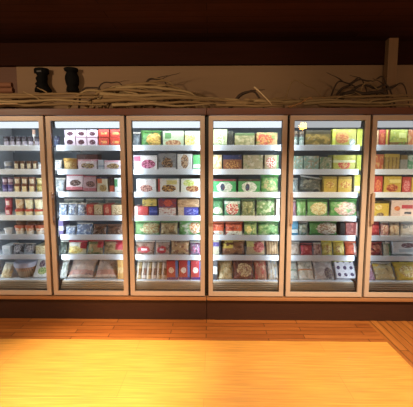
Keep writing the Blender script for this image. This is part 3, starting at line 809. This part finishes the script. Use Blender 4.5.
bag(5, 3, 299.5, 322.5, 178, 'wide dark grey bag with white seal', pm('#5c625c', (('mottle', '#8c8a78', 5, 0.54), ('mottle', '#34383a', 4, 0.58))), seal='#eef0ee', tilt=8, lean=16)
for i, (a, b) in enumerate(((323.6, 337.3), (337.8, 352.5))):
    carton(5, 3, a + 0.5, b, 176.5, 'yellow carton with amber print, ' + pos(i, 2), pm('#d4b030', (('oval', '#c87a2c', '#e8d060', 0.5, 0.5, 0.34, 0.2), ('band', '#a4872c', 0.85, 1))))
carton(5, 3, 353, 362, 175, 'slim yellow and white carton', pm('#d8cc30', (('rect', '#eceadc', 0.2, 0.9, 0.1, 0.4), ('side', '#4a4418', 0, 0.16))))
bag(5, 4, 291.5, 297, 200, 'small violet and grey bag', pm('#9a7c98', (('mottle', '#b84c78', 5, 0.58),)))
bag(5, 4, 297.5, 307, 199, 'plain bright green bag', pm('#6cae62', (('mottle', '#a0c890', 4, 0.57),)), seal='#6aa860', lean=8)
bag(5, 4, 307.5, 329.5, 199, 'green bag with tan sprouts', pm('#6aa054', (('oval', '#c8b070', '#dcd8a8', 0.55, 0.42, 0.4, 0.36),)), seal='#5a9a50', lean=8)
bag(5, 4, 330.5, 359, 199, 'wide green bag with pale pink food', pm('#58a650', (('oval', '#ecd8c4', '#d8a898', 0.6, 0.42, 0.42, 0.38), ('mottle', '#88c078', 4, 0.6))), seal='#5aa850', lean=8)
carton(5, 5, 291.5, 298.5, 222, 'small blue and white carton', pm('#5c9cc0', (('band', '#e0ecf0', 0.2, 0.45),)))
bag(5, 5, 299, 309, 222, 'grey-green bag', pm('#8a948a', (('mottle', '#b4bcb0', 4, 0.53), ('mottle', '#4a7a4c', 5, 0.6))), lean=10)
bag(5, 5, 309.5, 339, 221, 'green bag with brown and white beans', pm('#5c9c4c', (('oval', '#b08c70', '#e4dccc', 0.64, 0.45, 0.38, 0.42),)), seal='#5a9a4c', lean=10)
carton(5, 5, 340, 345.5, 223, 'slim black carton', pm('#2c2424'))
carton(5, 5, 346, 358, 223, 'dark red carton', pm('#8c2e2a', (('mottle', '#c87060', 4, 0.55), ('side', '#d8c0b4', 0.9, 1))))
bag(5, 6, 291, 301, 242, 'pale tan bag', pm('#ccb4a0', (('mottle', '#e4d8cc', 4, 0.54),)), lean=10)
bag(5, 6, 301.5, 313.8, 243.5, 'crimson bag', pm('#c03c40', (('mottle', '#dc7870', 4, 0.58), ('band', '#4a2a2a', 0.8, 1))), lean=10, seal='#a04040')
bag(5, 6, 314.2, 322.5, 243, 'beige and pink bag', pm('#c8a090', (('mottle', '#8a4a4a', 4, 0.57),)), lean=10)
for i, (a, b) in enumerate(((323, 334), (334.5, 346))):
    bag(5, 6, a, b, 241, 'yellow bag, ' + pos(i, 2), pm('#d4b838', (('oval', '#b87838', '#e8d890', 0.5, 0.4, 0.36, 0.24), ('mottle', '#e8dc78', 4, 0.56))), lean=10, seal='#d8c848')
bag(5, 6, 346.5, 358.5, 242, 'orange-red and white bag', pm('#d4582c', (('side', '#e8d8cc', 0.7, 0.9), ('mottle', '#a83424', 4, 0.58))), lean=10, seal='#d07050')
PT = lambda c: (('mottle', '#e8e8e0', 4, 0.53), ('band', c, 0.42, 0.5), ('mottle', '#98a090', 6, 0.62))
bag(5, 7, 291, 299.5, 261, 'narrow white and green bag', pm('#c8d4cc', PT('#88a890')), lean=14, rough=0.18)
bag(5, 7, 300, 315.5, 261, 'whitish bag with orange marks', pm('#ccc8b8', PT('#d08848')), lean=14, rough=0.18)
bag(5, 7, 316, 336.5, 261, 'whitish bag with dark violet food', pm('#bcb8b8', (('mottle', '#e0e0e0', 4, 0.52), ('oval', '#5c5060', '#8a8478', 0.72, 0.3, 0.24, 0.26))), lean=14, rough=0.18)
carton(5, 7, 337.5, 357.5, 260.5, 'white leaning carton with dark berries', pm('#e0e0ec', (('spots', '#4a3c6a', 3, 3, 0.27), ('band', '#c8cc58', 0.8, 1))), lean=34, d=0.05)

# ---- door 6
carton(6, 1, 375.5, 379, 130, 'slim cream and orange carton', pm('#d8a878'))
carton(6, 1, 379.3, 386, 129.5, 'red carton with orange print', pm('#b8402a', (('oval', '#d88040', '#c05030', 0.5, 0.5, 0.3, 0.3),)))
carton(6, 1, 386.4, 389.8, 129.5, 'slim yellow carton', pm('#d0b030', (('side', '#a04828', 0.6, 1),)))
carton(6, 1, 390.2, 408, 129.5, 'yellow-green carton with brown band', pm('#a4a838', (('band', '#7a5424', 0.1, 0.25), ('mottle', '#6c8c34', 4, 0.56), ('rect', '#c8cc70', 0.5, 0.9, 0.5, 0.8))))
carton(6, 1, 408.4, 424, 129.5, 'orange carton', pm('#b86a38', (('mottle', '#c0a060', 4, 0.55),)))
carton(6, 2, 376, 384, 154.5, 'orange-red carton', pm('#c05a30', (('mottle', '#d8a050', 4, 0.55),)))
carton(6, 2, 384.4, 400, 154, 'yellow-brown carton', pm('#b49440', (('stripes', '#8a6c30', 4, 0.3), ('band', '#caa838', 0.8, 1))))
carton(6, 2, 400.4, 408, 155, 'grey and tan carton', pm('#a4a49a', (('band', '#8a7440', 0.7, 1),)))
carton(6, 2, 408.4, 424, 155, 'pale green carton', pm('#6cac80', (('mottle', '#d0dccc', 4, 0.54),)))
carton(6, 3, 374, 383, 176, 'red carton with orange food', pm('#c83c2c', (('oval', '#e89048', '#d86038', 0.5, 0.45, 0.34, 0.34),)))
carton(6, 3, 384, 402, 176, 'yellow carton with red pizza', pm('#d0b030', (('oval', '#a03c24', '#d88040', 0.48, 0.3, 0.34, 0.22), ('rect', '#e8d878', 0.3, 0.95, 0.6, 0.8))))
carton(6, 3, 402.6, 411.5, 177, 'red and pink carton', pm('#c44038', (('oval', '#e8a0a0', '#d85050', 0.5, 0.45, 0.36, 0.34),)))
carton(6, 3, 412, 426, 177, 'yellow carton cut by photo edge', pm('#d0b038', (('oval', '#a86030', '#e0c060', 0.5, 0.4, 0.34, 0.3),)))
carton(6, 4, 371.8, 389.5, 201, 'yellow carton with dark top', pm('#d4b42c', (('band', '#3c3418', 0.84, 1), ('oval', '#e8dc90', '#e0a848', 0.4, 0.6, 0.2, 0.16), ('oval', '#7a6050', '#a89070', 0.5, 0.14, 0.22, 0.12))))
carton(6, 4, 391, 423, 200.5, 'wide pink and white carton with red print', pm('#ddc4bc', (('rect', '#c8384c', 0.34, 0.7, 0.5, 0.72), ('rect', '#ecd8d4', 0.3, 1, 0.05, 0.45), ('rect', '#4a5468', 0.44, 0.66, 0.16, 0.3), ('oval', '#e09040', '#d07048', 0.2, 0.5, 0.1, 0.14))))
bag(6, 5, 370.5, 381.5, 222, 'red bag', pm('#b4303a', (('mottle', '#d86a64', 4, 0.58), ('mottle', '#6a1c24', 4, 0.6))), lean=10, seal='#a83c44')
bag(6, 5, 382, 390.5, 222, 'pink and cream bag', pm('#c89084', (('oval', '#e4ccb8', '#a05a58', 0.45, 0.4, 0.34, 0.34),)), lean=10)
bag(6, 5, 391, 401.5, 222, 'beige bag with tan food', pm('#c8b498', (('mottle', '#a08068', 4, 0.55),)), lean=10)
bag(6, 5, 402, 424, 222, 'wide white and grey bag', pm('#ccc8c4', (('rect', '#7c8490', 0.1, 0.4, 0.5, 0.75), ('mottle', '#e4e0dc', 4, 0.55))), lean=10)
bag(6, 6, 370, 384.5, 242.5, 'dark red bag with brown food', pm('#9a3430', (('mottle', '#c88060', 5, 0.56), ('mottle', '#5a2020', 4, 0.58))), lean=10, seal='#9a4440')
bag(6, 6, 385, 392.5, 242.5, 'cream and green bag', pm('#c4bca0', (('side', '#5c9060', 0.65, 1),)), lean=10)
carton(6, 6, 393, 424, 243.5, 'wide white carton with dark plum picture', pm('#d8dce0', (('oval', '#5c3440', '#8a6468', 0.5, 0.7, 0.22, 0.2), ('rect', '#a8b8c4', 0.2, 0.7, 0.2, 0.4))), lean=6)
bag(6, 7, 367.5, 377, 264, 'pink and white bag', pm('#cc9cb8', (('mottle', '#ecdce8', 4, 0.55), ('mottle', '#a05a80', 5, 0.6))), lean=14)
bag(6, 7, 377.5, 398, 263, 'yellow-topped beige bag', pm('#d4bc84', (('rect', '#f0c828', 0, 0.42, 0.5, 1), ('side', '#e0c048', 0.86, 1), ('mottle', '#e0d4a8', 4, 0.55), ('mottle', '#988460', 5, 0.6))), lean=16, rough=0.15)
bag(6, 7, 399, 424, 263, 'golden yellow bag with cream food', pm('#e8c438', (('oval', '#e8d8a0', '#c89848', 0.5, 0.42, 0.34, 0.32), ('mottle', '#e4cc68', 4, 0.57))), lean=18, seal='#d8c050')


# ------------------------------------------------------------------ dry branches heaped on the freezers, ornaments on the wall
BARK = grain('dry_branch_bark', '#7c5c38', '#b08c5c', 'X', 0.75, 2.0)
MIDB = grain('highlit_branch', '#9a7a50', '#c8a674', 'X', 0.75, 2.0)  # paler copy of the bark, painting the heap's tan highlights
PALEB = grain('pale_branch', '#c0a074', '#d6b88c', 'X', 0.7, 2.0)  # pale wood; also paints the glints at the left end
LOGM = grain('reddish_log', '#7a4a30', '#9a6444', 'X', 0.75, 2.0)
DARKB = grain('dark_branch', '#3a281c', '#56402c', 'X', 0.8, 2.0)


def branch(pix, y, r, mat, label, group=None, twigs=1, wob=0.012, sd=0, ground=False):
    rnd = random.Random(sd)
    ys = y if isinstance(y, (list, tuple)) else [y + rnd.uniform(-0.02, 0.02) for _ in pix]
    K = [at(u, v, yy) for (u, v), yy in zip(pix, ys)]
    if ground: K[0].z = K[-1].z = HT + r
    P = catmull(K, 9)
    n = len(P)
    P = [p + Vector((0, noise.noise(p * 6 + Vector((sd, 0, 0))) * wob, noise.noise(p * 9 + Vector((0, sd * 1.3, 4))) * wob)) for p in P]
    for p in P: p.z = max(p.z, HT + r * 0.9) if p.y > -0.01 else p.z
    rad = [r * (1.0 - 0.55 * i / (n - 1)) * (1 + 0.18 * noise.noise(P[i] * 12)) for i in range(n)]
    rad[0] *= 0.75; rad[-1] *= 0.5
    bm = bmesh.new(); tube(bm, P, rad, 8, 0.25)
    o = obj('dry_branch', bm, mat, smooth=True)
    tag(o, label, 'branch', group)
    for k in range(twigs):
        i = rnd.randint(int(n * 0.25), int(n * 0.8)); p = P[i]
        t = (P[min(i + 1, n - 1)] - P[i - 1]).normalized()
        L = rnd.uniform(0.10, 0.24)
        up = Vector((t.x * rnd.choice((1, 1, -0.6)), rnd.uniform(-0.01, 0.03), rnd.uniform(0.12, 0.4))).normalized()
        q = [p + up * (L * s) + Vector((0, 0, 0.04 * L * math.sin(s * 5))) for s in (0, 0.25, 0.5, 0.75, 1)]
        for w_ in q: w_.y = min(w_.y, WALL_Y - 0.03); w_.z = max(w_.z, HT + 0.01)
        bm = bmesh.new(); tube(bm, q, [rad[i] * 0.55, rad[i] * 0.5, rad[i] * 0.42, rad[i] * 0.33, rad[i] * 0.2], 6, 0.2)
        obj('twig', bm, mat, o, smooth=True)
    return o


GB = 'dry branches heaped on the freezers'
LL = 'long gnarled tan branch lying flat in the heap on the freezers'
SLOPE = 0.05                     # every lane drifts back a little towards the right, so neighbours nest without crossing


def lane(pix, k, sc=0.043, y0=0.02):
    out = []
    for u, v in pix:
        x = (u - 206.5) / 100
        out.append(y0 + k * sc + SLOPE * (x + 2.4))
    return out


# flat-lying branches, lane 0 in front: (pixels measured, lane, radius)
low = [
    ([(-20, 105), (30, 105.5), (70, 104), (108, 105)], 0, 0.016), ([(112, 105), (150, 104), (180, 106), (212, 104)], 0, 0.016),
    ([(216, 105), (250, 106), (285, 106)], 0, 0.014), ([(318, 105), (365, 106), (400, 105), (440, 105)], 0, 0.015),
    ([(-20, 101), (20, 102), (52, 100), (90, 102)], 1, 0.018), ([(93, 102), (130, 100), (160, 103), (190, 102), (222, 104)], 1, 0.019),
    ([(226, 103), (262, 104), (300, 104)], 1, 0.015), ([(304, 104), (340, 102), (375, 103), (410, 100), (440, 101)], 1, 0.016),
    ([(-20, 98), (25, 97), (60, 98), (100, 97)], 2, 0.019), ([(103, 97), (140, 99), (180, 98), (215, 100), (250, 102)], 2, 0.020),
    ([(254, 101), (290, 102), (325, 100), (352, 101)], 2, 0.016), ([(355, 101), (390, 99), (440, 97)], 2, 0.017),
    ([(-20, 95), (25, 95), (60, 94), (96, 95)], 3, 0.019), ([(100, 94), (130, 96), (165, 95), (205, 98), (240, 100)], 3, 0.020),
    ([(300, 99), (345, 97), (385, 96), (430, 95)], 3, 0.017), ([(244, 100), (270, 100), (296, 100)], 3, 0.016),
]
for i, (p, k, r) in enumerate(low): branch(p, lane(p, k), r * 1.12, (BARK, MIDB, BARK)[i % 3], LL, GB, 1, 0.006, sd=i + 1)
mid = [
    ([(84, 100), (100, 92), (125, 90), (160, 93), (190, 95), (215, 101)], 4, 0.020),
    ([(98, 101), (112, 91), (138, 87), (166, 89), (192, 94), (208, 102)], 5, 0.021),
    ([(104, 103), (120, 89), (140, 84), (162, 85), (184, 91), (200, 102)], 6, 0.019),
    ([(64, 102), (82, 93), (100, 91), (118, 94), (130, 102)], 6.9, 0.015),
    ([(132, 103), (144, 88), (160, 81), (174, 86), (190, 102)], 7, 0.016),
]
mid += [
    ([(88, 103), (104, 95), (128, 93), (150, 95), (176, 99), (196, 103)], 8.9, 0.015),
    ([(120, 103), (136, 92), (158, 89), (182, 95), (210, 99), (226, 104)], 9.7, 0.012),
    ([(110, 104), (128, 87), (148, 88), (170, 86), (186, 94), (198, 104)], 10.5, 0.015),
    ([(150, 104), (164, 91), (186, 92), (206, 97), (224, 104)], 11.3, 0.014),
    ([(86, 104), (108, 89), (132, 90), (150, 104)], 11.3, 0.012),
]
for i, (p, k, r) in enumerate(mid):
    branch(p, lane(p, k), r, (BARK, MIDB)[i % 2], 'arched tan branch in the mound above the third-from-left door', 'arched branches in the mound', 1, 0.006, 40 + i, True)
for i, (p, k, r) in enumerate((([(140, 104), (146, 84), (156, 79), (166, 84), (172, 104)], 12.1, 0.014), ([(92, 104), (100, 86), (112, 82.5), (122, 86), (130, 104)], 12.1, 0.010), ([(78, 104), (82, 91), (92, 88), (101, 91), (106, 104)], 8.1, 0.013))):
    branch(p, lane(p, k), r, DARKB, ('thick dark branch topping the mound above the third-from-left door', 'fine dark branch curving over the second-from-left door', 'short dark branch right of the black wall ornaments')[i], GB, 2 if i == 0 else 1, 0.006, 60 + i, True)
branch([(254, 87), (262, 94), (272, 105)], [0.09, 0.05, 0.005], 0.009, PALEB, 'thin pale stick leaning diagonally above the third-from-right door', GB, 0, 0.002, 70)
p = [(228, 104), (238, 97), (248, 92), (256, 93), (266, 104)]
branch(p, lane(p, 5), 0.020, DARKB, 'dark hooked branch behind the leaning pale stick', GB, 1, 0.006, 71, True)
branch([(288, 107), (300, 103), (309, 97.5), (313, 99)], [0.0, 0.0, 0.0, 0.005], 0.011, BARK, 'bent stick with knobbed end above the second-from-right door', GB, 0, 0.002, sd=72)
p = [(282, 104), (292, 82), (306, 85), (318, 92), (330, 104)]
branch(p, lane(p, 6), 0.008, BARK, 'thin arching branch before the wall board, left of the clump', GB, 0, 0.006, 73, True)
for i, (p, k, r) in enumerate((([(322, 104), (340, 91), (347, 87), (358, 80), (372, 81), (384, 78), (392, 104)], 8, 0.014), ([(330, 104), (341, 95), (349, 93), (362, 85), (376, 88), (388, 87), (398, 104)], 7, 0.018),
                               ([(326, 104), (336, 84), (350, 83), (362, 79), (374, 104)], 9, 0.010), ([(356, 104), (364, 84), (378, 90), (392, 104)], 6.1, 0.009), ([(336, 104), (344, 96), (356, 92), (366, 94), (384, 93), (394, 104)], 5, 0.026), ([(366, 104), (378, 93), (392, 88), (404, 85), (412, 104)], 10, 0.011))):
    branch(p, lane(p, k), r, DARKB if i != 3 else BARK, 'dark bent branch in the clump beside the upright post' if i != 3 else 'thin tan stick crossing the clump beside the upright post', 'dark branches beside the upright post', 2, 0.012, 80 + i, True)
branch([(-4, 104), (8, 103.8), (18, 103.8)], [-0.0, -0.0, -0.0], 0.008, PALEB, 'short pale stick painting a glint low at the left end of the heap', GB, 0, 0.002, 91)  # a bright glint put into the pale colour of a stick
zz = HT
for i in range(6):
    r = (0.030, 0.026, 0.028, 0.024, 0.030, 0.027)[i]
    yb = 0.36 + (0.012 if i % 2 else 0)
    x1 = at(16 - (i % 3), 85, yb).x
    P = [Vector((x1 - 0.62 + 0.12 * q, yb, zz + r)) for q in range(6)]
    bm = bmesh.new(); tube(bm, P, [r * 0.985] * 6, 12, 0.0)
    o = obj('log', bm, (BARK, DARKB, BARK, DARKB, LOGM, LOGM)[i], smooth=False)
    tag(o, ('lowest log, resting on the freezer', 'second log from below', 'third log from below', 'fourth log from below, dark', 'reddish fifth log from below', 'reddish topmost log')[i] + ', in the stack at the left end', 'log', 'logs stacked at the left end')
    zz += 2 * r + 0.0005
branch([(-6, 94.4), (4, 94.3), (14, 94.3)], [0.3375, 0.3375, 0.3375], 0.008, PALEB, 'pale stick painting a glint high against the log stack', GB, 0, 0.002, 90)  # upper glint by the logs, painted as a pale stick

ORNM = plain('blackened_wood', '#0a0705', 0.8, 0, 0.2, var=0.2)
PLATE = plain('dull_metal_plate', '#4a443e', 0.5, 0.3)


def ornament(u, profile, v0, v1, label, sd):
    """a turned black ornament fixed to the wall board: profile gives (share of height, left px, right px)"""
    yb = WALL_Y - 0.004
    c = at(u, v1, yb - 0.05)
    root = tag(empty('wall_ornament', (c.x, yb, c.z)), label, 'ornament', 'black ornaments on the wall board')
    ht = at(u, v0, yb - 0.05).z - c.z
    sc = (at(u + 1, v0, yb - 0.05) - at(u, v0, yb - 0.05)).x
    segs = {'base': (0.0, 0.22), 'body': (0.22, 0.80), 'cap': (0.80, 1.0)}
    for nm, (s0, s1) in segs.items():
        pr = [p for p in profile if s0 - 1e-6 <= p[0] <= s1 + 1e-6]
        bm = bmesh.new(); rings = []
        for t, l, r_ in pr:
            cx_, hw = ((l + r_) / 2 - u) * sc, (r_ - l) / 2 * sc
            dep = min(hw, 0.06)
            rings.append([bm.verts.new((cx_ + hw * math.cos(a), -0.062 + dep * math.sin(a), t * ht)) for a in [2 * math.pi * k / 16 for k in range(16)]])
        for A, B in zip(rings, rings[1:]):
            for k in range(16): bm.faces.new((A[k], A[(k + 1) % 16], B[(k + 1) % 16], B[k]))
        bm.faces.new(rings[0][::-1]); bm.faces.new(rings[-1])
        o = obj(nm, bm, ORNM, root)
    obj('wall_bracket', bx(-0.03, 0.03, -0.03, 0.004, ht * 0.35, ht * 0.65, 0.003), ORNM, root)
    return root, ht, sc


r1, ht, sc = ornament(43, [(0, 35.5, 52.5), (0.1, 35.5, 52), (0.22, 37, 50), (0.2201, 38, 50), (0.34, 36.2, 48.5), (0.44, 38.5, 48), (0.58, 37, 48.5), (0.68, 39, 48.5), (0.80, 37.5, 49), (0.8001, 35.8, 50.3), (0.97, 35.8, 50.3), (1.0, 36.5, 49.5)], 69, 92, 'black notched ornament on the wall board, left of two', 1)
obj('name_plate', bx(-0.028, 0.026, -0.125, -0.112, ht * 0.80, ht * 0.87, 0.002), PLATE, r1)
ornament(72.5, [(0, 67, 79.5), (0.1, 67, 79.5), (0.22, 68, 78.5), (0.2201, 68.2, 78), (0.34, 67, 79.5), (0.52, 66, 80), (0.66, 66.2, 79.5), (0.80, 68, 78), (0.8001, 69, 77), (0.88, 66, 79.5), (0.97, 65, 79.5), (1.0, 66, 78.5)], 68.5, 92, 'black round-bellied ornament with winged cap on the wall board', 2)


# ------------------------------------------------------------------ lights of the shop, with added fill on the upper wall
# a pendant lamp behind the photographer, mirrored in a door glass
hit = at(303, 126, 0.0); dr = ray(303, 126); tt = 4.6 / dr.y
lp = Vector((hit.x + dr.x * tt, -4.6, hit.z + dr.z * tt))
lamp = tag(empty('pendant_lamp', lp), 'warm glowing pendant lamp mirrored in second-from-right door', 'lamp')
bm = bmesh.new(); lathe(bm, [(0.02, -0.09), (0.07, -0.07), (0.085, 0.0), (0.07, 0.06), (0.03, 0.085)], 20)
obj('bulb', bm, emit('lamp_glow', '#ffb050', 60), lamp, smooth=True)
bm = bmesh.new(); lathe(bm, [(0.035, 0.08), (0.05, 0.085), (0.045, 0.13), (0.02, 0.15)], 20)
obj('lamp_cap', bm, DARKM, lamp, smooth=True)
bm = bmesh.new(); lathe(bm, [(0.006, 0.14), (0.006, CEIL - lp.z)], 8)
obj('cord', bm, DARKM, lamp)
WARM = (1.0, 0.77, 0.51)


def spot(loc, target, power, size, blend=0.7, rad=0.05, color=WARM):
    d = bpy.data.lights.new('spot_or_fill', 'SPOT'); d.energy = power; d.spot_size = R(size); d.spot_blend = blend
    d.shadow_soft_size = rad; d.color = color
    o = bpy.data.objects.new('spot_or_fill', d); o.location = loc
    o.rotation_euler = (Vector(target) - Vector(loc)).to_track_quat('-Z', 'Y').to_euler(); COL.objects.link(o); return o


spot((-0.95, -1.55, LZ), (-0.85, -1.0, 0), 760, 46, 0.9)
spot((-2.1, -1.75, LZ), (-2.0, -0.7, 0), 230, 80)
spot((0.45, -1.75, LZ), (0.5, -0.6, 0), 330, 80)
spot((-2.9, -1.9, LZ), (-1.4, 0.8, 2.38), 105, 80)  # added fill from the left, brightens the upper wall
spot((-0.4, -2.0, LZ), (-0.4, 0.8, 2.38), 42, 70)  # added wall-washer, fill for the board and the branches
spot((1.6, -2.0, LZ), (1.6, 0.8, 2.38), 22, 70)  # weaker added fill for the wall's right half
spot((2.5, -0.9, LZ), (2.3, 0.0, 2.06), 60, 30)
spot((0.6, -0.9, LZ), (0.4, 0.0, 2.05), 10, 40)
spot((1.9, -1.75, LZ), (1.9, -0.55, 0), 360, 80)

w = bpy.data.worlds.new('shop_ambient'); S.world = w; w.use_nodes = True
bg = w.node_tree.nodes['Background']
bg.inputs[0].default_value = (1.0, 0.74, 0.5, 1); bg.inputs[1].default_value = 0.3

S.view_settings.view_transform = 'Standard'; S.view_settings.look = 'None'
S.view_settings.exposure = 0.0; S.view_settings.gamma = 1.0; S.view_settings.use_curve_mapping = False
S.cycles.use_denoising = True
S.cycles.max_bounces = 8; S.cycles.transparent_max_bounces = 12
